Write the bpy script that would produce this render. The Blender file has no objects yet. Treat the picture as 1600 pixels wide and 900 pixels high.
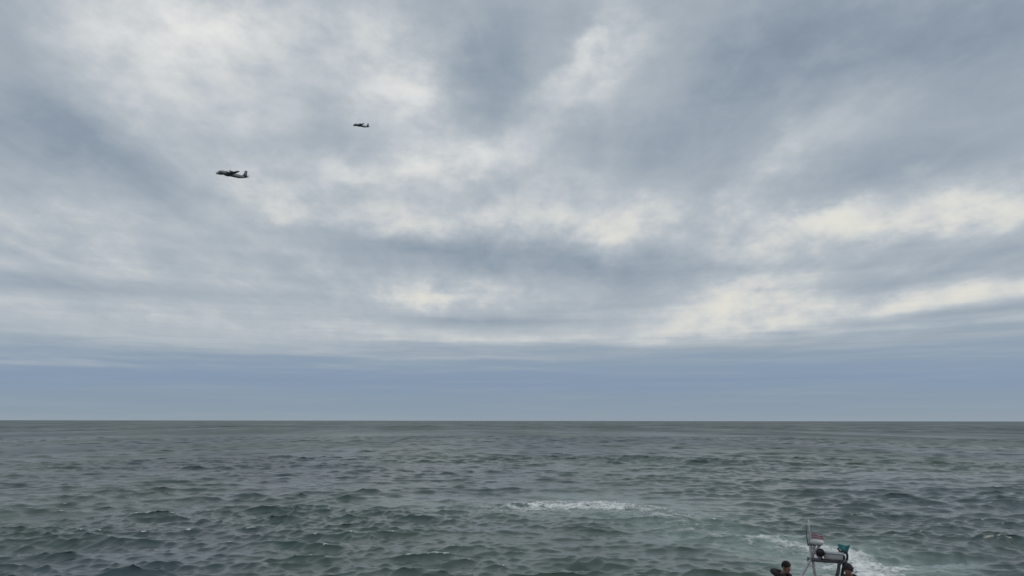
import bpy, bmesh, math, random
import numpy as np
from mathutils import Vector, Matrix

R = math.radians
rnd = random.Random(7)
SC = bpy.context.scene
COL = SC.collection

# ------------------------------------------------------------------ camera
CAM_H = 5.0                       # eye height on the ship's deck above mean water
FPX = 1164.0                      # focal length in photograph pixels (1600 wide)
PITCH = math.atan(207.5 / FPX)
cam_d = bpy.data.cameras.new('camera')
cam_d.sensor_width = 36.0
cam_d.lens = 36.0 * FPX / 1600.0
cam_d.clip_start = 0.1
cam_d.clip_end = 120000.0
cam = bpy.data.objects.new('camera', cam_d)
COL.objects.link(cam)
cam.location = (0, 0, CAM_H)
cam.rotation_euler = (Matrix.Rotation(R(90) + PITCH, 3, 'X') @ Matrix.Rotation(R(0.07), 3, 'Z')).to_euler()
SC.camera = cam

def px_dir(x, y):
    """unit direction into the place for a photograph pixel"""
    v = Vector(((x - 800) / FPX, 1.0, (450 - y) / FPX))
    v.rotate(Matrix.Rotation(PITCH, 3, 'X'))
    return v.normalized()

def px_at(x, y, depth):
    """point on that line of sight at a given forward distance"""
    d = px_dir(x, y)
    return Vector((0, 0, CAM_H)) + d * (depth / d.y)

# ------------------------------------------------------------------ exposure
SC.render.engine = 'CYCLES'
SC.view_settings.view_transform = 'Standard'
SC.view_settings.look = 'None'
SC.view_settings.exposure = 0.0
SC.view_settings.gamma = 1.0
SC.view_settings.use_curve_mapping = False
SC.cycles.use_denoising = True
SC.cycles.max_bounces = 6
SC.cycles.caustics_reflective = False
SC.cycles.caustics_refractive = False

# ------------------------------------------------------------------ sun behind the overcast
SUN_EL, SUN_AZ = R(40), R(95)     # azimuth clockwise from the view direction (+Y)
sun_d = bpy.data.lights.new('sun', 'SUN')
sun_d.energy = 0.9
sun_d.angle = R(25)
sun_d.color = (1.0, 0.96, 0.9)
sun = bpy.data.objects.new('sun', sun_d)
COL.objects.link(sun)
sv = Vector((math.sin(SUN_AZ) * math.cos(SUN_EL), math.cos(SUN_AZ) * math.cos(SUN_EL), math.sin(SUN_EL)))
sun.rotation_euler = sv.to_track_quat('Z', 'Y').to_euler()
sun.location = (0, 0, 60)

# ------------------------------------------------------------------ sky: Nishita air under an overcast of stratus
def lin(c):
    o = []
    for v in c:
        v /= 255.0
        o.append(v / 12.92 if v <= 0.04045 else ((v + 0.055) / 1.055) ** 2.4)
    return (*o, 1.0)

class NT:
    """small helper for wiring nodes"""
    def __init__(s, tree):
        s.t = tree; s.n = tree.nodes; s.l = tree.links
        s.n.clear()
    def new(s, kind, **kw):
        n = s.n.new(kind)
        for k, v in kw.items():
            setattr(n, k, v)
        return n
    def put(s, sock, v):
        if isinstance(v, bpy.types.NodeSocket):
            s.l.new(v, sock)
        elif v is not None:
            sock.default_value = v
    def math(s, op, a, b=None, c=None, clamp=False):
        n = s.new('ShaderNodeMath', operation=op, use_clamp=clamp)
        for i, v in enumerate((a, b, c)):
            s.put(n.inputs[i], v)
        return n.outputs[0]
    def vec(s, op, a, b=None, out=0):
        n = s.new('ShaderNodeVectorMath', operation=op)
        s.put(n.inputs[0], a)
        if b is not None:
            s.put(n.inputs[3] if op == 'SCALE' else n.inputs[1], b)
        return n.outputs[out]
    def comb(s, x, y, z=0.0):
        n = s.new('ShaderNodeCombineXYZ')
        for i, v in enumerate((x, y, z)):
            s.put(n.inputs[i], v)
        return n.outputs[0]
    def noise(s, v, scale, detail=5.0, rough=0.55, dist=0.0, color=False, dims='3D'):
        n = s.new('ShaderNodeTexNoise', noise_dimensions=dims)
        s.put(n.inputs['Vector'], v)
        n.inputs['Scale'].default_value = scale
        n.inputs['Detail'].default_value = detail
        n.inputs['Roughness'].default_value = rough
        n.inputs['Distortion'].default_value = dist
        return n.outputs['Color' if color else 'Fac']
    def ramp(s, f, stops, interp='LINEAR'):
        n = s.new('ShaderNodeValToRGB')
        cr = n.color_ramp
        cr.interpolation = interp
        while len(cr.elements) < len(stops):
            cr.elements.new(0.5)
        for e, (p, c) in zip(cr.elements, stops):
            e.position = p
            e.color = c if len(c) == 4 else (*c, 1)
        s.put(n.inputs[0], f)
        return n.outputs[0]
    def remap(s, v, a, b, c=0.0, d=1.0, smooth=True):
        n = s.new('ShaderNodeMapRange')
        n.interpolation_type = 'SMOOTHSTEP' if smooth else 'LINEAR'
        for i, x in enumerate((v, a, b, c, d)):
            s.put(n.inputs[i], x)
        return n.outputs[0]
    def mix(s, f, a, b, mode='MIX'):
        n = s.new('ShaderNodeMix', data_type='RGBA', blend_type=mode)
        s.put(n.inputs[0], f); s.put(n.inputs[6], a); s.put(n.inputs[7], b)
        return n.outputs[2]

world = bpy.data.worlds.new('World')
SC.world = world
world.use_nodes = True
w = NT(world.node_tree)
tc = w.new('ShaderNodeTexCoord')
sep = w.new('ShaderNodeSeparateXYZ')
w.put(sep.inputs[0], tc.outputs['Generated'])
dx, dy, dz = sep.outputs
az = w.math('MULTIPLY', w.math('ARCTAN2', dx, dy), 180 / math.pi)        # degrees right of view
el = w.math('MULTIPLY', w.math('ARCSINE', dz), 180 / math.pi)            # degrees above horizon
# the cloud deck seen in perspective: streets of stratus that run away from the ship
up = w.math('ADD', w.math('MAXIMUM', dz, 0.0), 0.09)
deck = w.comb(w.math('DIVIDE', dx, up), w.math('DIVIDE', dy, up), 0.0)
streets = w.vec('MULTIPLY', deck, (1.0, 0.34, 1.0))
warp = w.noise(streets, 1.1, 4.0, 0.55, color=True)
warp = w.vec('SUBTRACT', warp, (0.5, 0.5, 0.5))
streets_w = w.vec('ADD', streets, w.vec('SCALE', warp, 0.55))
n_big = w.noise(streets_w, 1.35, 3.0, 0.5)
n_mid = w.noise(streets_w, 3.4, 6.0, 0.56)
n_wisp = w.noise(w.vec('ADD', streets_w, (7.3, 2.1, 0.4)), 7.5, 6.0, 0.62)
ang = w.comb(az, el, 0.0)
low = w.vec('ADD', w.vec('MULTIPLY', ang, (0.05, 1.0, 1.0)), w.vec('SCALE', warp, 0.8))
n_low = w.noise(low, 1.0, 5.0, 0.55)
# edges of the cloud masses wander
wv = w.noise(w.vec('MULTIPLY', ang, (0.17, 0.26, 1.0)), 1.0, 7.0, 0.60, color=True)
wv = w.vec('SUBTRACT', wv, (0.5, 0.5, 0.5))
wv = w.vec('ADD', w.vec('MULTIPLY', wv, (7.5, 4.6, 0.0)), w.vec('MULTIPLY', warp, (2.5, 1.5, 0.0)))
damp = w.remap(el, 1.0, 16.0, 0.25, 1.0)
angw = w.vec('ADD', ang, w.vec('MULTIPLY', wv, w.comb(damp, damp, 0.0)))
angt = w.vec('ADD', ang, w.vec('MULTIPLY', wv, (0.45, 0.09, 0.0)))     # thin level bands stay level

def blob_params(x, y, sx, sy, rot):
    d = px_dir(x, y)
    A = math.degrees(math.atan2(d.x, d.y)); E = math.degrees(math.asin(d.z))
    k = math.degrees(1 / FPX)
    return A, E, sx * k, sy * k, rot

#         x     y    sx   sy  rot  amount      thinner (bright) and thicker (dark) parts of the deck
MASSES = [
    (330,   45, 120,  46,   0,  .40), (230,  110, 110,  50, -10,  .16), (600,  110,  60,  70,   5,  .28), (650,  160,  40,  26, -35,  .26),
    (540,   20,  60,  30,   0,  .10), (920,   80,  50,  20,  52,  .26), (880,  160, 130,  34,  50,  .18), (985,   70,  60,  40,  40,  .10),
    (770,  215,  34,  18,  20,  .22), (720,  255,  80,  26,   6,  .36), (640,  245,  40,  16,   0,  .16), (560,  275,  60,  14,   0,  .22),
    (420,  300,  60,  24,   0,  .22), (440,  340,  60,  14,   0,  .12), (690,  345, 150,  22,   0,  .24), (890,  315,  60,  40,  35,  .26),
    (1000, 345, 110,  28,  15,  .26), (1450, 343,  70,  14,   4,  .30), (1290, 345,  70,  16,  14,  .26), (1380, 350, 230,  32,   3,  .16),
    (1160, 320,  60,  22,  25,  .14), (1130, 465,  75,  28,  12,  .26), (1230, 492, 180,  22,   0,  .16), (1440, 468, 180,  22,   3,  .16), (1340, 512, 120,   6,   1,  .10), (1500, 470,  90,   6,   2,  .12),
    (1090, 515, 140,  14,   4,  .12), (680,  462,  75,  18,   0,  .34), (740,  532, 180,   9,   0,  .16), (1580, 452,  60,  12,   0,  .20),
    (1370, 165, 150,  30,   8,  .15), (1480, 130,  90,  20,  20,  .06), (1230, 245,  35,  24,  20,  .15), (1090, 170,  90,  25, -10,  .06),
    (70,   330, 100,  40,   0,  .10), (420,  190, 110,  40,   0,  .08), (1570, 250,  70,  60,   0,  .08), (480,  400,  60,  16,   0,  .08),
    (300,  410, 340, 110,   0,  .07), (380,  505, 180,  16,   0,  .06), (60,   482, 120,  10,   0,  .06),
    (60,   205,  80,  55, -15, -.22), (190,  250, 100,  28, -20, -.25), (10,    50,  50,  70,   0, -.12), (480,  225,  90,  18,  12, -.10),
    (780,  110,  48,  80,  15, -.30), (850,   30,  60,  40,   0, -.14), (1220,  80, 140,  70,  18, -.40), (1530,  70, 120,  80,   0, -.38),
    (1000, 230, 100,  40,  18, -.20), (1430, 255, 150,  26,   0, -.20), (820,  402, 200,  19,  -3, -.32), (1120, 270,  80,  30,  30, -.10),
    (1380, 402, 240,  14,   0, -.12), (980,  440, 100,  30, -28, -.13), (50,   445, 170,  12,   0, -.20), (250,  455, 150,  9,   0, -.06),
    (750,  502, 100,   7,   0, -.20), (1370, 447,  50,   7,   4, -.26), (1490, 488,  90,   6,   2, -.32), (1330, 440, 140,   6,   2, -.08), (870,  500, 120,   5,   0, -.10), (1590, 463, 50, 6, 0, -.2), (640, 385, 120, 10, -4, -.12), (960, 548, 200, 6, 0, -.08), (1120, 400, 100, 12, 3, .08),
    (1330, 530, 330,   9,   2, -.10), (450,  400, 200,  40,   0, -.05), (330,  390, 120,   8, -14, -.06),
]
total = None
for x, y, sx, sy, rot, amt in MASSES:
    A, E, a, b, r = blob_params(x, y, sx, sy, rot)
    mp = w.new('ShaderNodeMapping', vector_type='TEXTURE')
    w.put(mp.inputs['Vector'], angt if sy <= 12 else angw)
    mp.inputs['Location'].default_value = (A, E, 0)
    mp.inputs['Rotation'].default_value = (0, 0, R(r))
    mp.inputs['Scale'].default_value = (a, b, 1)
    q = w.vec('DOT_PRODUCT', mp.outputs[0], mp.outputs[0], out=1)
    g = w.math('POWER', 0.55, q)
    amt *= 1.0 if amt < 0 else 0.95
    total = w.math('MULTIPLY', g, amt) if total is None else w.math('MULTIPLY_ADD', g, amt, total)

hi = w.remap(el, 3.0, 11.0)                              # cloud relief fades into the far bank
rel = w.math('MULTIPLY', w.math('SUBTRACT', n_big, 0.5), 0.28)
rel = w.math('MULTIPLY_ADD', w.math('SUBTRACT', n_mid, 0.5), 0.32, rel)
rel = w.math('MULTIPLY_ADD', w.math('SUBTRACT', n_wisp, 0.5), 0.22, rel)
puff = w.noise(w.vec('ADD', w.vec('MULTIPLY', ang, (0.30, 0.46, 1.0)), w.vec('SCALE', warp, 0.7)), 1.0, 6.0, 0.6)
rel = w.math('MULTIPLY_ADD', w.math('SUBTRACT', puff, 0.5), 0.29, rel)
total = w.math('MULTIPLY', total, w.remap(puff, 0.28, 0.70, 0.66, 1.2))
rel = w.math('MULTIPLY', rel, hi)
rel = w.math('MULTIPLY_ADD', w.math('SUBTRACT', n_low, 0.5), w.remap(el, 6.0, 16.0, 0.36, 0.10), rel)
thin = w.math('ADD', w.math('ADD', total, rel), w.remap(el, 0.0, 9.0, 0.44, 0.54))
thin = w.math('MULTIPLY', thin, 0.8, clamp=True)
clouds = w.ramp(thin, [(0.0, lin((126, 140, 157))), (0.2, lin((146, 159, 173))), (0.4, lin((171, 181, 190))),
                       (0.6, lin((198, 204, 209))), (0.8, lin((222, 225, 226))), (1.0, lin((242, 243, 240)))])
warm = w.math('MULTIPLY', w.remap(thin, 0.46, 0.84), w.remap(el, 10.0, 21.0, 0.80, 0.10))
clouds = w.mix(warm, clouds, lin((233, 229, 214)))
bank_n = w.math('MULTIPLY_ADD', w.math('SUBTRACT', n_low, 0.5), 6.0, el)
bank_n = w.math('SUBTRACT', bank_n, w.math('MULTIPLY', az, 0.012))
bank_f = w.remap(bank_n, 3.6, 6.6, 0.9, 0.0)
bank = w.ramp(w.remap(el, 0.0, 6.0, smooth=False), [(0.0, lin((145, 160, 172))), (0.12, lin((138, 155, 171))), (0.5, lin((127, 149, 176))), (1.0, lin((146, 163, 180)))])
n_str = w.noise(w.vec('MULTIPLY', ang, (0.07, 1.6, 1.0)), 1.0, 5.0, 0.6)
bank = w.mix(w.remap(n_str, 0.42, 0.75, 0.0, 0.42), bank, lin((150, 166, 178)))
clouds = w.mix(bank_f, clouds, bank)

nish = w.new('ShaderNodeTexSky', sky_type='NISHITA')
nish.sun_disc = False
nish.sun_elevation = SUN_EL
nish.sun_rotation = SUN_AZ
nish.air_density = 1.0
nish.dust_density = 1.5
bg_air = w.new('ShaderNodeBackground'); bg_air.inputs['Strength'].default_value = 0.06
w.put(bg_air.inputs['Color'], nish.outputs[0])
bg_cloud = w.new('ShaderNodeBackground'); bg_cloud.inputs['Strength'].default_value = 1.0
w.put(bg_cloud.inputs['Color'], clouds)
mx = w.new('ShaderNodeMixShader')
mx.inputs[0].default_value = 0.93                        # the overcast is nearly closed
w.put(mx.inputs[1], bg_air.outputs[0]); w.put(mx.inputs[2], bg_cloud.outputs[0])
wo = w.new('ShaderNodeOutputWorld')
w.put(wo.inputs['Surface'], mx.outputs[0])
world.cycles.sampling_method = 'MANUAL'
world.cycles.sample_map_resolution = 512

# ------------------------------------------------------------------ object helpers
def tag(o, label=None, cat=None, group=None, kind=None):
    if label: o['label'] = label
    if cat: o['category'] = cat
    if group: o['group'] = group
    if kind: o['kind'] = kind
    return o

def mesh_obj(name, verts, faces, mat=None, parent=None, smooth=False):
    me = bpy.data.meshes.new(name)
    me.from_pydata([tuple(v) for v in verts], [], [tuple(f) for f in faces])
    me.update()
    if smooth:
        me.polygons.foreach_set('use_smooth', [True] * len(me.polygons))
    if mat: me.materials.append(mat)
    o = bpy.data.objects.new(name, me)
    COL.objects.link(o)
    if parent: o.parent = parent
    return o

def new_mat(name):
    m = bpy.data.materials.new(name)
    m.use_nodes = True
    return m, NT(m.node_tree)

# ------------------------------------------------------------------ sea
def px_water(x, y):
    d = px_dir(x, y)
    t = CAM_H / -d.z
    return np.array((d.x * t, d.y * t))

rs = np.random.RandomState(11)
WAVES = []          # wavelength, direction, amplitude, phase
for lam in np.geomspace(0.28, 9.0, 110):
    th = -math.pi / 2 + 0.12 + rs.normal(0, 0.72 if lam < 1.2 else 0.46)                   # running towards the ship, spread by the wind
    steep = 0.029 * rs.rayleigh(0.85) * (1.25 if lam < 1.0 else 1.0 if lam < 2.6 else max(0.42, 1 - (lam - 2.6) / 5))
    WAVES.append((lam, th, steep * lam / (2 * math.pi), rs.uniform(0, 6.283), 0))
for lam in np.geomspace(14.0, 160.0, 26):                            # long low seas that only tell far out
    th = -math.pi / 2 + 0.12 + rs.normal(0, 0.5)
    WAVES.append((lam, th, 0.042 * lam / (2 * math.pi), rs.uniform(0, 6.283), 1))

BOAT_XY = np.array((7.0, 16.5))
BOAT_DIR = np.array((-0.52, -0.854))

def smooth01(t):
    t = np.clip(t, 0, 1)
    return t * t * (3 - 2 * t)

# the wake: the boat came from the left, swung round to starboard and heads back for the ship
wake_px = [(720, 789), (800, 792), (880, 790), (960, 793), (1020, 800), (1075, 822), (1130, 838), (1200, 848), (1262, 857), (1314, 868), (1350, 883), (1358, 900)]
WAKE = [px_water(x, y) for x, y in wake_px]
stern = BOAT_XY - BOAT_DIR * 2.0
WAKE += [0.5 * WAKE[-1] + 0.5 * stern + np.array((0.55, -0.1)), stern]
WAKE = np.array(WAKE)

def resample(P, n):
    t = np.linspace(0, len(P) - 1, n)
    i = np.clip(t.astype(int), 0, len(P) - 2); f = (t - i)[:, None]
    p0 = P[np.clip(i - 1, 0, len(P) - 1)]; p1 = P[i]; p2 = P[i + 1]; p3 = P[np.clip(i + 2, 0, len(P) - 1)]
    return 0.5 * ((2 * p1) + (p2 - p0) * f + (2 * p0 - 5 * p1 + 4 * p2 - p3) * f * f + (3 * p1 - p0 - 3 * p2 + p3) * f ** 3)
WAKE_P = resample(WAKE, 160)

def wake_dist(X, Y):
    """distance to the boat's track and how far along it (0 oldest, 1 at the stern)"""
    best = np.full(X.shape, 1e9); along = np.zeros(X.shape)
    for k, (px, py) in enumerate(WAKE_P):
        d = (X - px) ** 2 + (Y - py) ** 2
        m = d < best
        best[m] = d[m]; along[m] = k / (len(WAKE_P) - 1)
    return np.sqrt(best), along

def hash_noise(X, Y, seed):
    """value noise on unit cells"""
    xi = np.floor(X).astype(np.int64); yi = np.floor(Y).astype(np.int64)
    fx = smooth01(X - xi); fy = smooth01(Y - yi)
    def h(a, b):
        n = (a * 374761393 + b * 668265263 + seed * 974711) & 0x7fffffff
        n = ((n ^ (n >> 13)) * 1274126177) & 0x7fffffff
        return ((n ^ (n >> 16)) & 0xffff) / 65535.0
    return (h(xi, yi) * (1 - fx) + h(xi + 1, yi) * fx) * (1 - fy) + (h(xi, yi + 1) * (1 - fx) + h(xi + 1, yi + 1) * fx) * fy

def sea_surface(X, Y, cell):
    """Gerstner sum; parts of the spectrum the local cell cannot carry are left to the material"""
    r = np.hypot(X, Y)
    DX = np.zeros_like(X); DY = np.zeros_like(X); Z = np.zeros_like(X); J = np.zeros_like(X)
    gust = 0.34 + 0.80 * hash_noise(X / 6.5 + 3.1, Y / 5.0 + 8.2, 5) + 0.5 * hash_noise(X / 23.0 + 1.7, Y / 19.0 + 4.4, 6)
    gust = np.minimum(gust, 1.30)
    for lam, th, a, ph, far in WAVES:
        k = 2 * math.pi / lam
        wgt = smooth01((lam / cell - 2.6) / 2.4)
        if far:
            wgt = wgt * smooth01((r - 8 * lam) / (20 * lam))
        if wgt.max() <= 0: continue
        p = k * (X * math.cos(th) + Y * math.sin(th)) + ph
        c = np.cos(p) * wgt * a; s = np.sin(p) * wgt * a
        Z += c
        DX -= 1.6 * math.cos(th) * s; DY -= 1.6 * math.sin(th) * s
        J += k * c
    calm = 1 - 0.8 * np.exp(-((X - BOAT_XY[0]) ** 2 + (Y - BOAT_XY[1]) ** 2) / 12.0)
    g = gust * calm
    return DX * g, DY * g, Z * g, J * gust

# rings, each finer than a pixel near the ship, out past the horizon
rr = [7.0]
for lim, add, mul in ((19.5, 0, 1.025), (46, .092, 1), (110, .2, 1), (250, .45, 1), (700, 0, 1.0065), (5000, 0, 1.02), (70000, 0, 1.12)):
    while rr[-1] < lim: rr.append(rr[-1] * mul + add)
rr = np.array(rr)
view = np.linspace(R(-45), R(45), 960)
rest = np.linspace(R(45), R(315), 120)[1:]
aa = np.concatenate((view, rest))
dr = np.gradient(rr)
RR, AA = np.meshgrid(rr, aa, indexing='ij')
CELL = np.maximum(np.repeat(dr[:, None], len(aa), 1), 0.0016 * RR)
CELL[:, 960:] = np.maximum(CELL[:, 960:], 0.04 * RR[:, 960:])
X = RR * np.sin(AA); Y = RR * np.cos(AA)
DX, DY, Z, J = sea_surface(X, Y, CELL)
near = (RR < 75) & (np.abs(((AA + math.pi) % (2 * math.pi)) - math.pi) < R(46))
WD = np.full(X.shape, 99.0); WA = np.zeros(X.shape)
WD[near], WA[near] = wake_dist(X[near], Y[near])
wobble = 0.65 + 0.7 * hash_noise(X * 0.7, Y * 0.7, 2)
half = np.interp(WA, [0, .2, .36, .55, .8, 1], [2.8, 3.9, 2.0, 1.7, 2.0, 1.0]) * wobble
core = smooth01(1.15 - WD / half)
# churned water is rougher
chop = (hash_noise(X * 3.1, Y * 3.1, 3) - 0.5) * 0.10 + (hash_noise(X * 7.3, Y * 7.3, 4) - 0.5) * 0.05
Z = Z + chop * core * 0.8 + 0.05 * core
crest = smooth01((J - 0.40) / 0.22)
patch = smooth01((hash_noise(X / 9.0, Y / 5.0, 9) - 0.64) / 0.16)
caps = crest * patch * (RR < 420) * smooth01((hash_noise(X * 1.3, Y * 1.3, 21) - 0.25) / 0.3)
age = np.interp(WA, [0, .05, .1, .25, .31, .38, .46, .54, .62, .69, .77, 1], [.0, .5, .9, .85, .55, .32, .45, .68, .78, .9, 1.0, 1.1])
FOAM = core * age
AERA = smooth01(1.2 - WD / (half * 2.3)) * np.interp(WA, [0, .2, .4, .55, .8, 1], [.3, .6, .5, 1, 1, 1])

X = X + DX; Y = Y + DY
nr, na = X.shape
V = np.stack((X, Y, Z), -1).reshape(-1, 3)
I = np.arange(nr * na).reshape(nr, na)
nxt = np.roll(I, -1, axis=1)
Q = np.stack((I[:-1], I[1:], nxt[1:], nxt[:-1]), -1).reshape(-1, 4)
# close the sheet under the ship
ci = len(V)
V = np.vstack((V, [[0, 0, 0]]))

def grid_mesh(name, V, Q, T=None):
    me = bpy.data.meshes.new(name)
    nq = len(Q); nt = 0 if T is None else len(T)
    me.vertices.add(len(V)); me.vertices.foreach_set('co', V.astype(np.float32).ravel())
    loops = Q.ravel() if nt == 0 else np.concatenate((Q.ravel(), T.ravel()))
    me.loops.add(len(loops)); me.loops.foreach_set('vertex_index', loops.astype(np.int32))
    starts = np.concatenate((np.arange(nq) * 4, nq * 4 + np.arange(nt) * 3))
    me.polygons.add(nq + nt)
    me.polygons.foreach_set('loop_start', starts.astype(np.int32))
    me.update(calc_edges=True)
    me.polygons.foreach_set('use_smooth', np.ones(nq + nt, bool))
    me.validate()
    return me

def add_attr(me, name, vals):
    a = me.attributes.new(name, 'FLOAT', 'POINT')
    a.data.foreach_set('value', vals.astype(np.float32))

T = np.stack((np.full(na, ci), I[0], nxt[0]), -1)
sea_me = grid_mesh('sea', V, Q, T)
add_attr(sea_me, 'aeration', np.append(AERA.ravel(), 0))
add_attr(sea_me, 'foam', np.append(np.maximum(caps * 0.9, 0).ravel(), 0))
sea = bpy.data.objects.new('sea', sea_me)
COL.objects.link(sea)
tag(sea, 'grey-green choppy open sea reaching to the horizon', kind='structure')

m_sea, s = new_mat('sea_water')
out = s.new('ShaderNodeOutputMaterial')
pb = s.new('ShaderNodeBsdfPrincipled')
geo = s.new('ShaderNodeNewGeometry').outputs['Position']
a_aer = s.new('ShaderNodeAttribute', attribute_name='aeration').outputs['Fac']
a_foam = s.new('ShaderNodeAttribute', attribute_name='foam').outputs['Fac']
drift = s.noise(s.vec('ADD', s.vec('MULTIPLY', geo, (0.035, 0.012, 0.0)), (5.2, 1.3, 0.0)), 1.0, 3.0, 0.5)
deep = s.mix(s.remap(drift, 0.35, 0.65), (0.049, 0.076, 0.083, 1), (0.062, 0.094, 0.077, 1))
bub = s.noise(geo, 2.2, 6.0, 0.65)
aer = s.math('MULTIPLY', a_aer, s.remap(bub, 0.30, 0.70, 0.45, 1.0))
body = s.mix(s.math('MULTIPLY', aer, 0.9), deep, (0.28, 0.36, 0.33, 1))
fl = s.noise(geo, 5.0, 6.0, 0.7)
fm = s.remap(s.math('ADD', a_foam, s.math('MULTIPLY', s.math('SUBTRACT', fl, 0.5), 1.1)), 0.45, 0.8)
fm = s.math('MULTIPLY', fm, s.remap(a_foam, 0.05, 0.3))
s.put(pb.inputs['Base Color'], s.mix(fm, body, (0.62, 0.66, 0.66, 1)))
# waves too small for the mesh act as roughness; more of them are, the farther out
dist = s.vec('LENGTH', geo, out=1)
paws = s.noise(s.vec('MULTIPLY', geo, (0.020, 0.0055, 0.0)), 1.0, 7.0, 0.68)          # cat's paws: patches ruffled by gusts
paws = s.remap(paws, 0.34, 0.66, 0.72, 1.20)
s.put(pb.inputs['Roughness'], s.math('MULTIPLY_ADD', fm, 0.4, s.math('MULTIPLY', paws, s.remap(s.math('LOGARITHM', dist, 10.0), 1.35, 2.8, 0.06, 0.48, smooth=False))))
pb.inputs['IOR'].default_value = 1.333
b1 = s.new('ShaderNodeBump'); b1.inputs['Distance'].default_value = 1.0; b1.inputs['Strength'].default_value = 1.0
rip = s.noise(s.vec('MULTIPLY', geo, (1.0, 1.6, 1.0)), 2.6, 7.0, 0.66, 0.5)
s.put(b1.inputs['Height'], s.math('MULTIPLY', rip, s.remap(dist, 40.0, 400.0, 0.022, 0.06)))
s.put(pb.inputs['Normal'], b1.outputs[0])
s.put(out.inputs['Surface'], pb.outputs[0])
sea_me.materials.append(m_sea)

# foam left by the boat: a broken sheet of bubbles lying on the churned water
FV = (FOAM > 0.03).ravel()
fq = Q[FV[Q].all(1)]
used = np.unique(fq)
remapi = np.full(len(V), -1); remapi[used] = np.arange(len(used))
foam_V = V[used] + np.array((0, 0, 0.012))
lump = (hash_noise(foam_V[:, 0] * 6, foam_V[:, 1] * 6, 31) ** 2) * 0.09 * FOAM.ravel()[used]
foam_V[:, 2] += lump
foam_me = grid_mesh('wake_foam', foam_V, remapi[fq])
add_attr(foam_me, 'foam', FOAM.ravel()[used])
wake = bpy.data.objects.new('wake_foam', foam_me)
COL.objects.link(wake)
tag(wake, 'curling white wake foam trailing behind the small boat', 'foam', kind='stuff')
m_foam, s = new_mat('foam')
out = s.new('ShaderNodeOutputMaterial')
pb = s.new('ShaderNodeBsdfPrincipled')
pb.inputs['Base Color'].default_value = (0.78, 0.81, 0.80, 1)
pb.inputs['Roughness'].default_value = 0.75
geo = s.new('ShaderNodeNewGeometry').outputs['Position']
fa = s.new('ShaderNodeAttribute', attribute_name='foam').outputs['Fac']
c1 = s.noise(geo, 1.1, 7.0, 0.68, 0.6)
c2 = s.noise(geo, 6.5, 5.0, 0.7)
th = s.math('ADD', s.math('MULTIPLY', s.math('SUBTRACT', c1, 0.5), 2.9), s.math('MULTIPLY', s.math('SUBTRACT', c2, 0.5), 1.3))
al = s.remap(s.math('ADD', s.math('MULTIPLY', fa, 0.85), th), 0.24, 1.05)
al = s.math('MULTIPLY', al, s.remap(fa, 0.04, 0.3))
tr = s.new('ShaderNodeBsdfTransparent')
mxs = s.new('ShaderNodeMixShader')
s.put(mxs.inputs[0], s.math('MULTIPLY', al, s.remap(fa, 0.35, 1.0, 0.6, 0.95))); s.put(mxs.inputs[1], tr.outputs[0]); s.put(mxs.inputs[2], pb.outputs[0])
s.put(out.inputs['Surface'], mxs.outputs[0])
foam_me.materials.append(m_foam)

# ------------------------------------------------------------------ materials for built things
def simple_mat(name, col, rough=0.5, metal=0.0, var=0.25, scale=9.0, dirt=None):
    m, s = new_mat(name)
    out = s.new('ShaderNodeOutputMaterial'); pb = s.new('ShaderNodeBsdfPrincipled')
    co = s.new('ShaderNodeTexCoord').outputs['Object']
    n = s.noise(co, scale, 5.0, 0.6)
    a = tuple(c * (1 - var) for c in col); b = tuple(min(1, c * (1 + var)) for c in col)
    c = s.mix(s.remap(n, 0.3, 0.7), (*a, 1), (*b, 1))
    if dirt:
        c = s.mix(s.remap(s.noise(co, scale * 0.35, 6.0, 0.7), 0.55, 0.75, 0.0, 0.5), c, (*dirt, 1))
    s.put(pb.inputs['Base Color'], c)
    s.put(pb.inputs['Roughness'], s.remap(n, 0.2, 0.8, rough * 0.8, min(1, rough * 1.2)))
    pb.inputs['Metallic'].default_value = metal
    bp = s.new('ShaderNodeBump'); bp.inputs['Distance'].default_value = 0.01; bp.inputs['Strength'].default_value = 0.25
    s.put(bp.inputs['Height'], s.noise(co, scale * 4, 4.0, 0.6)); s.put(pb.inputs['Normal'], bp.outputs[0])
    s.put(out.inputs['Surface'], pb.outputs[0])
    return m

M_PLANE = simple_mat('aircraft_grey_paint', (0.19, 0.20, 0.21), 0.5, 0, 0.12, 0.5, (0.10, 0.10, 0.10))
M_PLANE_D = simple_mat('aircraft_dark_grey_paint', (0.09, 0.095, 0.105), 0.5, 0, 0.15, 0.6)
M_GLASS = simple_mat('dark_glazing', (0.015, 0.018, 0.02), 0.08, 0, 0.1, 3)
M_PROP = simple_mat('propeller_black', (0.02, 0.02, 0.02), 0.4)
M_TUBE = simple_mat('orange_red_rubber', (0.36, 0.06, 0.03), 0.6, 0, 0.15, 5, (0.2, 0.07, 0.05))
M_BLACK = simple_mat('black_rubber', (0.016, 0.016, 0.018), 0.6)
M_HULL = simple_mat('hull_grey', (0.28, 0.29, 0.30), 0.4)
M_WHITE = simple_mat('white_gelcoat', (0.52, 0.54, 0.54), 0.4, 0, 0.08, 6, (0.35, 0.35, 0.33))
M_ALU = simple_mat('weathered_aluminium', (0.52, 0.50, 0.52), 0.45, 0.05, 0.2, 8)
M_ALU_D = simple_mat('dark_painted_tube', (0.035, 0.035, 0.042), 0.45, 0.2)
M_GREY = simple_mat('mid_grey_paint', (0.11, 0.115, 0.125), 0.5)
M_TEAL = simple_mat('teal_cloth', (0.06, 0.27, 0.29), 0.8, 0, 0.15, 14)
M_SUIT = simple_mat('dark_maroon_drysuit', (0.050, 0.010, 0.014), 0.85, 0, 0.3, 12)
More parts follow.
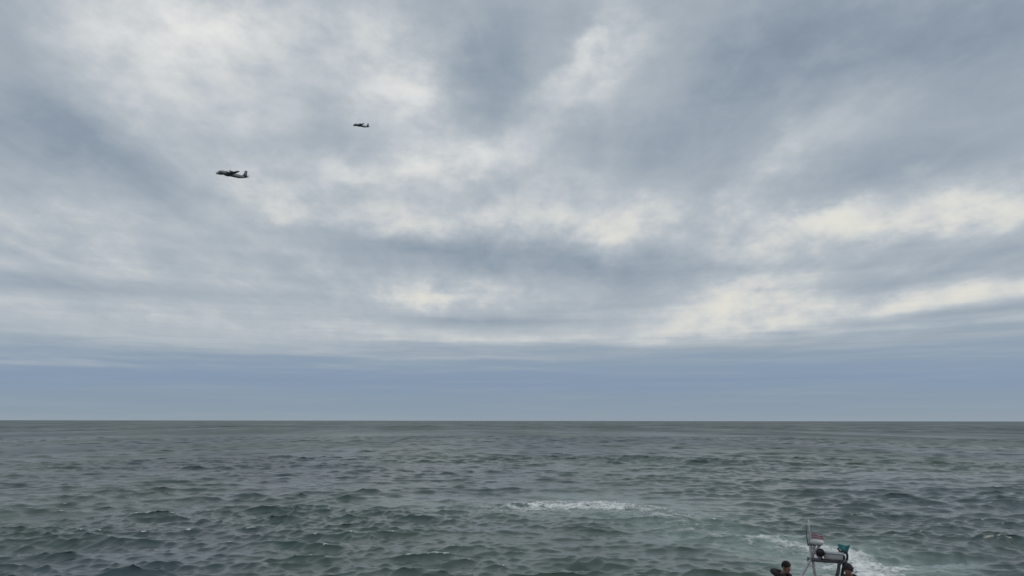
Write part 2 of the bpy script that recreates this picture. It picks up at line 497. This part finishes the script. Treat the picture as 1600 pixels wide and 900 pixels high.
M_VEST = simple_mat('black_lifejacket', (0.014, 0.010, 0.011), 0.9, 0, 0.3, 14)
M_SKIN = simple_mat('skin', (0.26, 0.14, 0.11), 0.55, 0, 0.12, 10)
M_HAIR = simple_mat('dark_hair', (0.008, 0.006, 0.006), 0.9, 0, 0.3, 40)
M_CAP = simple_mat('navy_knit_cap', (0.009, 0.011, 0.018), 0.85, 0, 0.3, 60)

def flag_mat():
    m, s = new_mat('red_and_white_striped_cloth')
    out = s.new('ShaderNodeOutputMaterial'); pb = s.new('ShaderNodeBsdfPrincipled')
    sp = s.new('ShaderNodeSeparateXYZ'); s.put(sp.inputs[0], s.new('ShaderNodeTexCoord').outputs['Generated'])
    st = s.math('GREATER_THAN', s.math('FRACT', s.math('MULTIPLY', sp.outputs[2], 4.5)), 0.5)
    s.put(pb.inputs['Base Color'], s.mix(st, (0.34, 0.12, 0.13, 1), (0.42, 0.38, 0.38, 1)))
    pb.inputs['Roughness'].default_value = 0.85
    s.put(out.inputs['Surface'], pb.outputs[0])
    return m
M_FLAG = flag_mat()

# ------------------------------------------------------------------ shape helpers (return verts, faces)
def merge(*parts):
    V, F = [], []
    for v, f in parts:
        k = len(V)
        V += [Vector(p) for p in v]; F += [tuple(i + k for i in q) for q in f]
    return V, F

def loft(rings, cap=True, closed=True):
    n = len(rings[0]); V = [Vector(p) for r in rings for p in r]; F = []
    for i in range(len(rings) - 1):
        for j in range(n if closed else n - 1):
            k = (j + 1) % n
            F.append((i * n + j, i * n + k, (i + 1) * n + k, (i + 1) * n + j))
    if cap and closed:
        F.append(tuple(range(n - 1, -1, -1))); F.append(tuple((len(rings) - 1) * n + j for j in range(n)))
    return V, F

def tube(pts, rad, n=10):
    """round bar along a path; rad is a number or one per point"""
    pts = [Vector(p) for p in pts]
    rad = rad if isinstance(rad, (list, tuple)) else [rad] * len(pts)
    rings = []; up = None
    for i, p in enumerate(pts):
        t = (pts[min(i + 1, len(pts) - 1)] - pts[max(i - 1, 0)]).normalized()
        if up is None:
            up = Vector((0, 0, 1)) if abs(t.z) < 0.9 else Vector((1, 0, 0))
        a = t.cross(up).normalized(); up = a.cross(t).normalized()
        rings.append([p + (a * math.cos(2 * math.pi * k / n) + up * math.sin(2 * math.pi * k / n)) * rad[i] for k in range(n)])
    return loft(rings)

def rbox(c, size, bev=0.02, rot=None):
    """box with bevelled edges"""
    bm = bmesh.new()
    bmesh.ops.create_cube(bm, size=1.0)
    bmesh.ops.scale(bm, vec=size, verts=bm.verts)
    if bev:
        bmesh.ops.bevel(bm, geom=bm.edges[:], offset=min(bev, min(size) * 0.45), segments=2, affect='EDGES', profile=0.5)
    M = Matrix.Translation(Vector(c)) @ (rot.to_4x4() if rot else Matrix.Identity(4))
    bm.verts.ensure_lookup_table()
    V = [M @ v.co for v in bm.verts]; F = [tuple(v.index for v in f.verts) for f in bm.faces]
    bm.free()
    return V, F

def ellipse(x, ry, rz, cy=0, cz=0, n=20, p=2.0):
    r = []
    for k in range(n):
        a = 2 * math.pi * k / n
        c, s_ = math.cos(a), math.sin(a)
        r.append((x, cy + ry * math.copysign(abs(c) ** (2 / p), c), cz + rz * math.copysign(abs(s_) ** (2 / p), s_)))
    return r

def airfoil(c0, chord, thick, along='Y'):
    prof = [(0, 0), (.02, .35), (.1, .8), (.3, 1), (.6, .7), (1, .06), (1, -.06), (.6, -.35), (.3, -.5), (.1, -.42), (.02, -.2)]
    out_ = []
    for u, h in prof:
        d = Vector((-u * chord, 0, h * thick / 2)) if along == 'Y' else Vector((-u * chord, h * thick / 2, 0))
        out_.append(Vector(c0) + d)
    return out_

def part(name, vf, mat, parent, smooth=True):
    return mesh_obj(name, vf[0], vf[1], mat, parent, smooth)

def empty(name, loc, rotz=0):
    e = bpy.data.objects.new(name, None)
    e.empty_display_size = 0.3
    COL.objects.link(e)
    e.location = loc; e.rotation_euler = (0, 0, rotz)
    return e

def copy_tree(o, parent=None):
    c = o.copy(); COL.objects.link(c); c.parent = parent
    for ch in list(o.children):
        copy_tree(ch, c)
    return c

# ------------------------------------------------------------------ aircraft: four-engine turboprop, nose along +X, 34 m long
def make_aircraft():
    root = empty('patrol_aircraft', (0, 0, 0))
    st = [(17.0, .05, -.35), (16.6, .55, -.30), (15.6, 1.05, -.18), (14.0, 1.5, -.05), (12.0, 1.75, 0), (6, 1.8, 0), (-2, 1.8, 0),
          (-7, 1.65, .12), (-11, 1.2, .42), (-14, .75, .75), (-16.2, .35, 1.0), (-17.0, .08, 1.08)]
    fus = part('fuselage', loft([ellipse(x - 6, r * 1.14, r * 1.14, 0, z, 24) for x, r, z in st]), M_PLANE, root)
    part('cockpit_window', loft([ellipse(8.9, .98, .42, 0, .55, 16), ellipse(8.4, 1.22, .5, 0, .72, 16), ellipse(7.6, 1.4, .42, 0, 1.0, 16)]), M_GLASS, fus)
    part('belly_pod', loft([ellipse(x, r, r * .8, 0, -1.75, 16) for x, r in ((4.5, .1), (3.8, .8), (2, 1.15), (0, 1.15), (-2, .85), (-3.2, .1))]), M_PLANE_D, fus)
    for sgn in (1, -1):
        w_ = [airfoil((2.8, 0, -.5), 6.8, 1.1), airfoil((2.7, sgn * 1.7, -.45), 6.6, 1.05), airfoil((1.7, sgn * 16.0, .95), 3.1, .45), airfoil((1.0, sgn * 16.5, 1.02), 1.5, .15)]
        if sgn < 0: w_ = [list(reversed(r)) for r in w_]
        wing = part('wing', loft(w_), M_PLANE_D, root)
        for yy in (5.0, 9.7):
            zc = -.35 + (yy - 1.7) * .098
            rings = [ellipse(x, r * 1.15, r * 1.3, sgn * yy, zc + dz, 14) for x, r, dz in ((5.3, .34, 0), (4.9, .55, -.03), (3.8, .72, -.1), (1.8, .7, -.1), (-.6, .45, -.05), (-2.4, .08, 0))]
            nac = part('engine_nacelle', loft(rings), M_PLANE_D, wing)
            pv = [loft([ellipse(5.3, .3, .3, sgn * yy, zc, 12), ellipse(5.75, .2, .2, sgn * yy, zc, 12), ellipse(5.95, .03, .03, sgn * yy, zc, 12)])]
            for b in range(4):
                a = math.pi / 4 + b * math.pi / 2 + yy
                d = Vector((0, math.cos(a), math.sin(a))); q = Vector((0, -d.z, d.y)); c0 = Vector((5.5, sgn * yy, zc))
                rr_ = [[c0 + d * t + q * s1 * wd + Vector((s2 * .06 * s1, 0, 0)) for s1, s2 in ((-1, 1), (1, 1), (1, -1), (-1, -1))] for t, wd in ((.25, .12), (.9, .2), (1.7, .2), (2.05, .14))]
                pv.append(loft(rr_))
            part('propeller', merge(*pv), M_PROP, wing)
        t_ = [airfoil((-17.6, 0, 1.0), 3.4, .42), airfoil((-18.6, sgn * 6.0, 1.45), 1.7, .2)]
        if sgn < 0: t_ = [list(reversed(r)) for r in t_]
        part('tailplane', loft(t_), M_PLANE_D, root)
    part('tail_fin', loft([airfoil((-15.2, 0, 1.1), 6.6, .5, 'Z'), airfoil((-17.6, 0, 3.2), 4.4, .42, 'Z'), airfoil((-19.4, 0, 7.3), 2.7, .28, 'Z')]), M_PLANE_D, root)
    part('tail_boom', loft([ellipse(x, r, r, 0, 1.05, 10) for x, r in ((-22.2, .3), (-24.2, .2), (-25.4, .05))]), M_PLANE_D, root)
    return root

def place_aircraft(o, x, y, dist, yaw_in, pitch, roll, label):
    """heading left across the view, turned towards the ship by yaw_in degrees"""
    d = px_dir(x, y)
    o.location = Vector((0, 0, CAM_H)) + d * dist
    view_az = math.atan2(d.x, d.y)
    h = math.pi + R(yaw_in) - view_az
    M = Matrix.Rotation(h, 3, 'Z') @ Matrix.Rotation(R(-pitch), 3, 'Y') @ Matrix.Rotation(R(roll), 3, 'X')
    o.rotation_euler = M.to_euler()
    tag(o, label, 'aircraft', 'grey propeller aircraft flying by')

plane = make_aircraft()
plane_b = copy_tree(plane)
place_aircraft(plane, 356.0, 272.0, 780.0, 36, -4.0, -5, 'nearer, larger grey propeller aircraft, lower and farther left in the sky')
place_aircraft(plane_b, 560.5, 196.0, 1450.0, 34, -5.5, -7, 'smaller, more distant grey aircraft, higher and right of the larger one')

# ------------------------------------------------------------------ rigid inflatable boat coming up to the ship
BH = Vector((BOAT_DIR[0], BOAT_DIR[1], 0)).normalized()
boat_rot = math.atan2(BH.y, BH.x)
BOAT0 = Vector((BOAT_XY[0], BOAT_XY[1], 0.0))
boat = empty('inflatable_boat', BOAT0, boat_rot)
tag(boat, 'small inflatable boat with equipment arch, cut off by the bottom edge', 'boat')
B_INV = (Matrix.Translation(BOAT0) @ Matrix.Rotation(boat_rot, 4, 'Z')).inverted()

def on_arch(x, y, s=0.0):
    """boat-frame point on the athwartships plane s metres ahead of the arch"""
    d = px_dir(x, y); p0 = BOAT0 + BH * s; c = Vector((0, 0, CAM_H))
    t = (p0 - c).dot(BH) / d.dot(BH)
    return B_INV @ (c + d * t)

# hull and collar
def hull_station(x):
    t = max(0, (x - 1.6) / 3.2)
    hb = 0.86 * (1 - t ** 2.2)
    return hb, -0.28 + 0.62 * t ** 2.0, 0.28 + 0.25 * t ** 1.5
rings = []
for x in np.linspace(-1.9, 4.7, 16):
    hb, kz, cz = hull_station(x); hb = max(hb, .02)
    rings.append([(x, -hb, cz + .2), (x, -hb, cz), (x, -hb * .6, (kz + cz) / 2 - .03), (x, 0, kz), (x, hb * .6, (kz + cz) / 2 - .03), (x, hb, cz), (x, hb, cz + .2), (x, 0, min(cz - .04, .30))])
part('hull', loft(rings), M_HULL, boat)
dk = [[(x, -max(hull_station(x)[0] - .02, .01), .40 + .1 * max(0, (x - 2) / 2.6)), (x, max(hull_station(x)[0] - .02, .01), .40 + .1 * max(0, (x - 2) / 2.6)),
       (x, max(hull_station(x)[0] - .02, .01), .36 + .1 * max(0, (x - 2) / 2.6)), (x, -max(hull_station(x)[0] - .02, .01), .36 + .1 * max(0, (x - 2) / 2.6))] for x in np.linspace(-1.85, 4.5, 14)]
part('deck', loft(dk), M_ALU, boat, smooth=False)
path = []
for k in range(41):
    a = (k - 20) / 20.0
    s_ = abs(a)
    if s_ > .42:
        x = 2.2 - (s_ - .42) / .58 * 4.3; y = .98
    else:
        th = (s_ / .42) * math.pi / 2
        x = 2.2 + 2.6 * math.cos(th) ** .9; y = .98 * math.sin(th) ** .8
    path.append((x, math.copysign(y, a), .66 + .24 * max(0, (x - 1.5) / 3.3) ** 1.5))
rad = [.27 * (0.35 if k in (0, 40) else 0.85 if k in (1, 39) else 1) for k in range(41)]
part('buoyancy_tube', tube(path, rad, 20), M_TUBE, boat)
for sgn in (1, -1):
    pp = [(p[0], p[1] + sgn * .275 * min(1, abs(p[1]) / .98), p[2] + .02) for p in path if p[1] * sgn > .3]
    part('rubbing_strake', tube(pp, .035, 8), M_BLACK, boat)
    lp = []
    for k in range(9):
        xx = -1.2 + k * .5
        lp.append((xx, sgn * .98, .66 + .24 * max(0, (xx - 1.5) / 3.3) ** 1.5 + .265 + (.0 if k % 2 == 0 else .03)))
    part('grab_line', tube(lp, .012, 6), M_BLACK, boat)
part('transom', rbox((-1.86, 0, .5), (.10, 1.5, .62), .02), M_WHITE, boat)
motor = part('outboard_motor', merge(rbox((-2.15, 0, .86), (.50, .38, .42), .10), rbox((-2.12, 0, .45), (.28, .20, .5), .05)), M_BLACK, boat)
part('lower_unit', merge(rbox((-2.12, 0, -.02), (.20, .09, .6), .03), loft([ellipse(x, r, r, 0, -.32, 12) for x, r in ((-1.8, .02), (-1.95, .07), (-2.3, .07), (-2.45, .03))])), M_BLACK, motor)
pv = []
for b in range(3):
    a = b * 2.094
    d = Vector((0, math.cos(a), math.sin(a))); q = Vector((.35, -d.z * .94, d.y * .94))
    pv.append(loft([[Vector((-2.45, 0, -.32)) + d * t + q * s1 * wd + Vector((.008 * s2, 0, 0)) for s1, s2 in ((-1, 1), (1, 1), (1, -1), (-1, -1))] for t, wd in ((.02, .03), (.09, .07), (.15, .04))]))
part('propeller', merge(*pv), M_ALU, motor)
# helm
con = part('console', merge(rbox((1.25, 0, .72), (.55, .62, .62), .06), rbox((1.12, 0, 1.06), (.34, .58, .14), .05, Matrix.Rotation(R(-25), 3, 'Y'))), M_WHITE, boat)
part('windscreen', rbox((1.42, 0, 1.14), (.02, .56, .26), .006, Matrix.Rotation(R(-28), 3, 'Y')), M_GLASS, con)
wh = [(0.94 + .05 * math.sin(a) * .5, .17 * math.cos(a), 1.02 + .17 * math.sin(a)) for a in np.linspace(0, 2 * math.pi, 21)]
part('steering_wheel', merge(tube(wh, .014, 6), tube([(0.94, -.17, 1.02), (0.96, 0, 1.02), (0.94, .17, 1.02)], .011, 6), tube([(0.96, 0, 1.02), (1.1, 0, 1.0)], .02, 8)), M_BLACK, con)
for xx in (.45, -.45):
    part('jockey_seat', merge(rbox((xx, 0, .60), (.58, .30, .40), .05), rbox((xx, 0, .84), (.66, .34, .12), .05)), M_BLACK, boat)
    part('seat_back', merge(rbox((xx - .34, 0, .98), (.07, .34, .20), .03)), M_BLACK, boat)

# equipment arch aft
arch = empty('equipment_arch', (0, 0, 0)); arch.parent = boat
A = lambda x, y, s=0.0: on_arch(x, y, s)
def leg(name, pts, r, mat):
    return part(name, tube(pts, r, 10), mat, arch)
lt = A(1268, 872); lt2 = A(1266, 850)
dkz = Vector((0, 0, .42))
f1 = A(1250, 903, .30); f1 = f1 + (f1 - lt) * 1.6
f2 = A(1275, 903, -.05); f2 = f2 + (f2 - lt) * 1.6
leg('arch_leg', [f1, A(1258, 890, .14), lt, lt2], [.031, .031, .029, .026], M_ALU)
leg('arch_leg', [f2, A(1273, 892, -.04), A(1270, 872, -.02), A(1274, 848, -.02)], [.031, .031, .028, .026], M_ALU)
rt = A(1319, 868)
f3 = A(1308, 904, .25); f3 = f3 + (f3 - rt) * 1.3
f4 = A(1315, 904, -.30); f4 = f4 + (f4 - rt) * 1.3
leg('arch_leg', [f3, A(1310, 893, .14), A(1312, 880, .05), rt], .034, M_ALU_D)
leg('arch_leg', [f4, A(1317, 893, -.18), A(1319, 880, -.05), rt], .030, M_ALU_D)
part('crossbeam', merge(tube([A(1262, 873), A(1290, 875.5), A(1324, 876.5)], .042, 10), tube([A(1264, 851), A(1276, 850), A(1284, 851)], .026, 8)), M_GREY, arch)
part('brace', merge(tube([A(1266, 851), A(1281, 872)], .022, 8), tube([A(1281, 851), A(1267, 872)], .022, 8), tube([A(1280, 850), A(1281, 873)], .026, 8)), M_ALU, arch)
c_ = (A(1288, 862) + A(1318, 873)) / 2; wd = (A(1318, 867) - A(1288, 867)).length; ht = (A(1300, 861) - A(1300, 873.5)).length
ub = (A(1318, 867) - A(1288, 867)).normalized()
box_ = part('equipment_box', rbox(c_ + Vector((-.06, 0, 0)), (.26, wd, ht), .035), M_WHITE, arch)
part('box_lid_seam', rbox(c_ + Vector((-.06, 0, ht * .22)), (.268, wd * 1.01, .012), .003), M_ALU_D, box_)
fl_c = A(1283, 862.5, .12)
lamp = part('floodlight', loft([ellipse(fl_c.x + dx_, r, r, fl_c.y, fl_c.z, 18) for dx_, r in ((-.14, .03), (-.12, .055), (-.02, .078), (.05, .085), (.06, .085))]), M_BLACK, arch)
part('lens', loft([ellipse(fl_c.x + dx_, r, r, fl_c.y, fl_c.z, 18) for dx_, r in ((.0601, .074), (.068, .05), (.071, .01))]), M_GLASS, lamp)
part('lamp_bracket', tube([fl_c + Vector((-.05, 0, -.07)), fl_c + Vector((-.08, 0, -.16)), A(1283, 875)], .016, 6), M_ALU_D, arch)
dome = A(1277, 849)
part('radar_dome', loft([ellipse(0, 0.001, 0.001)] and [[(dome.x + r * math.cos(a), dome.y + r * math.sin(a), dome.z + z) for a in np.linspace(0, 2 * math.pi, 20, endpoint=False)] for r, z in ((.10, -.02), (.145, 0), (.15, .05), (.12, .085), (.05, .10))]), M_WHITE, arch)
part('whip_antenna', tube([A(1265, 852), A(1265, 830), A(1263.5, 811)], [.018, .014, .008], 8), M_WHITE, arch)
part('antenna', tube([A(1263, 852), A(1260.5, 834), A(1260, 818)], [.010, .013, .011], 8), M_GREY, arch)
part('flag_staff', tube([A(1267, 852), A(1267.5, 832)], .009, 6), M_ALU, arch)

def cloth(c00, c10, c01, c11, amp, nx=14, ny=8, th=.004, ph=0.0):
    """rippled cloth with thickness between four corners"""
    V, F = [], []
    for side in (0, 1):
        for j in range(ny + 1):
            for i in range(nx + 1):
                u, v = i / nx, j / ny
                p = (c00 * (1 - u) + c10 * u) * (1 - v) + (c01 * (1 - u) + c11 * u) * v
                V.append(p + Vector((amp * u * math.sin(9 * u + 2.3 * v + ph) + side * th, 0, amp * .4 * math.sin(6 * u + ph))))
    n1 = (nx + 1) * (ny + 1)
    for j in range(ny):
        for i in range(nx):
            a = j * (nx + 1) + i
            F.append((a, a + 1, a + nx + 2, a + nx + 1)); F.append((n1 + a, n1 + a + nx + 1, n1 + a + nx + 2, n1 + a + 1))
    rim = [i for i in range(nx + 1)] + [(j + 1) * (nx + 1) - 1 for j in range(1, ny + 1)] + [ny * (nx + 1) + i for i in range(nx - 1, -1, -1)] + [j * (nx + 1) for j in range(ny - 1, 0, -1)]
    for k, a in enumerate(rim):
        b = rim[(k + 1) % len(rim)]
        F.append((a, n1 + a, n1 + b, b))
    return V, F
part('striped_flag', cloth(A(1267.5, 833), A(1287, 835), A(1267.5, 846), A(1288, 847), .035), M_FLAG, arch)
st_ = [A(1317, 868), A(1314, 862), A(1309, 856)]
part('pennant_staff', tube(st_, .020, 8), M_ALU_D, arch)
part('teal_pennant', cloth(A(1309, 850), A(1329, 851), A(1311, 857), A(1324, 867), .03, ph=1.0), M_TEAL, arch)
hp = [A(1319 + 5.5 * math.cos(a), 869 + 9.5 * math.sin(a)) for a in np.linspace(0, 2 * math.pi, 25)]
part('hoop', tube(hp, .024, 8), M_ALU_D, arch)

# ------------------------------------------------------------------ people
def skin_body(name, nodes, edges, parent, zones):
    """one continuous figure grown over a jointed skeleton; zones picks a material per face"""
    keys = list(nodes)
    me = bpy.data.meshes.new(name)
    me.from_pydata([nodes[k][0] for k in keys], [(keys.index(a), keys.index(b)) for a, b in edges], [])
    o = bpy.data.objects.new(name, me); COL.objects.link(o)
    md = o.modifiers.new('skin', 'SKIN'); md.use_smooth_shade = True
    for i, k in enumerate(keys):
        r = nodes[k][1]
        me.skin_vertices[0].data[i].radius = r if isinstance(r, tuple) else (r, r)
        me.skin_vertices[0].data[i].use_root = (k == 'pelvis')
    sb = o.modifiers.new('smooth', 'SUBSURF'); sb.levels = 2; sb.render_levels = 2
    dg = bpy.context.evaluated_depsgraph_get()
    ev = bpy.data.meshes.new_from_object(o.evaluated_get(dg))
    o.modifiers.clear(); o.data = ev; o.parent = parent
    bpy.data.meshes.remove(me)
    mats = [M_SUIT, M_SKIN]
    ev.materials.clear()
    for m in mats: ev.materials.append(m)
    P = {k: Vector(nodes[k][0]) for k in keys}
    for f in ev.polygons:
        c = f.center
        k = min(P, key=lambda q: (P[q] - c).length - (nodes[q][1] if not isinstance(nodes[q][1], tuple) else nodes[q][1][0]) * .5)
        f.material_index = 1 if k in zones else 0
        f.use_smooth = True
    return o

def make_person(label, head, facing, lean, hat, hip_drop, hand_l, hand_r, hump=0.0):
    """seated figure; head = centre of the head in the boat frame, facing = yaw in the boat frame"""
    root = empty('person', (0, 0, 0))
    F = Vector((math.cos(facing), math.sin(facing), 0)); L = Vector((-F.y, F.x, 0)); U = Vector((0, 0, 1))
    hd = Vector(head)
    neck = hd - U * .135 - F * (.03 + lean * .10)
    chest = neck - U * .20 - F * (lean * .16)
    waist = chest - U * .24 - F * (lean * .12)
    pelvis = Vector((waist.x, waist.y, 0)) - F * .03 + U * (hd.z - hip_drop)
    n = {'pelvis': (pelvis, (.15, .14)), 'waist': (waist, (.145, .13)), 'chest': (chest, (.165, .14)),
         'neck0': (neck - U * .05, (.075, .07)), 'neck': (neck + U * .01, .056),
         'jaw': (hd - U * .055 + F * .018, (.062, .066)), 'head': (hd + U * .005, (.076, .088)), 'crown': (hd + U * .07 - F * .005, (.062, .072))}
    e = [('pelvis', 'waist'), ('waist', 'chest'), ('chest', 'neck0'), ('neck0', 'neck'), ('neck', 'jaw'), ('jaw', 'head'), ('head', 'crown')]
    zones = {'neck', 'jaw', 'head', 'crown'}
    for sd, sg, hand in (('l', 1, hand_l), ('r', -1, hand_r)):
        sh = chest + L * sg * .185 + U * .09
        hand = Vector(hand)
        mid = (sh + hand) / 2; reach = (hand - sh).length
        bend = math.sqrt(max(0.0, .30 ** 2 - (reach / 2) ** 2))
        elb = mid + (L * sg * .75 - U * .65).normalized() * min(bend, .22)
        d = (hand - elb).normalized()
        side = d.cross(U).normalized() if abs(d.z) < .95 else L
        n['sh' + sd] = (sh, .078); n['el' + sd] = (elb, .055); n['wr' + sd] = (hand - d * .03, .036); n['pa' + sd] = (hand + d * .04, (.040, .026))
        e += [('chest', 'sh' + sd), ('sh' + sd, 'el' + sd), ('el' + sd, 'wr' + sd), ('wr' + sd, 'pa' + sd)]
        zones |= {'pa' + sd}
        dn = side.cross(d).normalized()
        if dn.z > 0: dn = -dn
        for q in range(4):
            off = side * (-.033 + .022 * q)
            ln = (.062, .074, .070, .052)[q]
            b0 = hand + d * .075 + off
            b1 = b0 + d * ln * .5 + dn * .012; b2 = b1 + d * ln * .25 + dn * .034
            for t, (p_, r_) in enumerate(((b0, .0095), (b1, .0088), (b2, .0078))):
                n['f%s%d%d' % (sd, q, t)] = (p_, r_); zones |= {'f%s%d%d' % (sd, q, t)}
            e += [('pa' + sd, 'f%s%d0' % (sd, q)), ('f%s%d0' % (sd, q), 'f%s%d1' % (sd, q)), ('f%s%d1' % (sd, q), 'f%s%d2' % (sd, q))]
        t0 = hand + d * .015 - side * .045; t1 = t0 + d * .035 - side * .012 + dn * .02
        n['t' + sd + '0'] = (t0, .0105); n['t' + sd + '1'] = (t1, .009); zones |= {'t' + sd + '0', 't' + sd + '1'}
        e += [('wr' + sd, 't' + sd + '0'), ('t' + sd + '0', 't' + sd + '1')]
        hp_ = pelvis + L * sg * .10 - U * .03
        floor = .42
        kn = hp_ + F * .38 + L * sg * .06; kn.z = max(floor + .40, hp_.z - .12)
        an = kn + F * .02; an.z = floor + .09
        n['hp' + sd] = (hp_, .095); n['kn' + sd] = (kn, .068); n['ca' + sd] = ((kn * .6 + an * .4) - F * .015, .062)
        n['an' + sd] = (an, .048); n['to' + sd] = (an + F * .17 - U * .045, (.045, .035))
        e += [('pelvis', 'hp' + sd), ('hp' + sd, 'kn' + sd), ('kn' + sd, 'ca' + sd), ('ca' + sd, 'an' + sd), ('an' + sd, 'to' + sd)]
    body = skin_body('body', n, e, root, zones)
    # the face: brow, nose, sockets and mouth pushed out of the head's own surface
    for v in body.data.vertices:
        q = v.co - hd
        f, l, u = q.dot(F), q.dot(L), q.dot(U)
        if f > .03 and abs(u) < .13:
            g = math.exp(-((l / .014) ** 2 + ((u + .015) / .028) ** 2)) * .022
            g -= sum(math.exp(-(((l - s2 * .032) / .014) ** 2 + ((u - .012) / .011) ** 2)) * .009 for s2 in (1, -1))
            g += math.exp(-((l / .05) ** 2 + ((u - .032) / .010) ** 2)) * .005 - math.exp(-((l / .024) ** 2 + ((u + .060) / .006) ** 2)) * .004
            v.co += F * g
    for s2 in (1, -1):
        ec = hd + L * s2 * .078 - U * .008 - F * .012
        part('ear', loft([[ec + F * .022 * r * math.cos(a) + U * .034 * r * math.sin(a) + L * s2 * t for a in np.linspace(0, 2 * math.pi, 12, endpoint=False)] for r, t in ((.7, -.01), (1, .004), (.9, .014), (.4, .012))]), M_SKIN, body)
        ey = hd + L * s2 * .032 + U * .012 + F * .078
        part('eye', loft([[ey + L * .011 * r * math.cos(a) + U * .006 * r * math.sin(a) + F * t for a in np.linspace(0, 2 * math.pi, 10, endpoint=False)] for r, t in ((1, 0), (.8, .006), (.2, .009))]), M_HAIR, body)
    # hair or cap: a shell over the skull, cut to a hairline that rises towards the brow
    rings = []
    for k in range(9):
        th = k / 8 * math.pi * .62
        ring = []
        for a in np.linspace(0, 2 * math.pi, 22, endpoint=False):
            fr = math.cos(a)
            drop = th * (1 - .24 * max(0, fr))
            r1 = .101 if hat else .096
            wob = 1 + (.0 if hat else .035 * math.sin(7 * a + 3 * k))
            ring.append(hd + U * (.028 + math.cos(drop) * (r1 + .008)) + (F * fr * r1 * 1.04 + L * math.sin(a) * r1 * .90) * math.sin(drop) * wob - F * .006)
        rings.append(ring)
    top = loft(rings[1:], cap=False)
    F0 = list(top[1]) + [tuple(range(21, -1, -1))]
    part('knit_cap' if hat else 'hair', (top[0], F0), M_CAP if hat else M_HAIR, root)
    if hat:
        band = [hd + U * .040 + (F * math.cos(a) * .109 + L * math.sin(a) * .095) - F * .006 for a in np.linspace(0, 2 * math.pi, 25)]
        part('cap_cuff', tube(band, .013, 8), M_CAP, root)
    # inflatable lifejacket: a collar round the neck and two lobes down the chest
    nb = neck - U * .035
    pts = [chest - U * .16 + F * .15 + L * .075, chest + F * .165 + L * .08, nb + F * .10 + L * .095 - U * .03, nb + L * .115 - F * .03 + U * .01,
           nb - F * (.115 + hump) + U * (.02 + hump * .3), nb - L * .115 - F * .03 + U * .01, nb + F * .10 - L * .095 - U * .03, chest + F * .165 - L * .08, chest - U * .16 + F * .15 - L * .075]
    pts = [Vector(p) for p in resample(np.array([tuple(p) for p in pts]), 34)]
    part('lifejacket', tube(pts, [.03] + [.048] * 2 + [.055] * 28 + [.048] * 2 + [.03], 12), M_VEST, root)
    belt = [waist + U * .03 + F * .155 * math.cos(a) + L * .165 * math.sin(a) for a in np.linspace(0, 2 * math.pi, 25)]
    part('belt', tube(belt, .016, 8), M_VEST, root)
    root.location = BOAT0; root.rotation_euler = (0, 0, boat_rot)
    tag(root, label, 'person')
    return root

h1 = on_arch(1229.5, 886.0, 1.15)
h2 = on_arch(1326.0, 890.0, .45)
make_person('bareheaded dark-haired person hunched in dark red jacket, left of the boat arch', h1, R(68), .62, False, .86,
            (h1.x + .02, h1.y + .32, 1.22), (h1.x + .34, h1.y + .06, 1.20), hump=.12)
make_person('person in a dark knit cap and dark jacket, right of the boat arch', h2, R(-12), .25, True, .80,
            (h2.x + .40, h2.y + .16, 1.12), (h2.x + .40, h2.y - .16, 1.12))
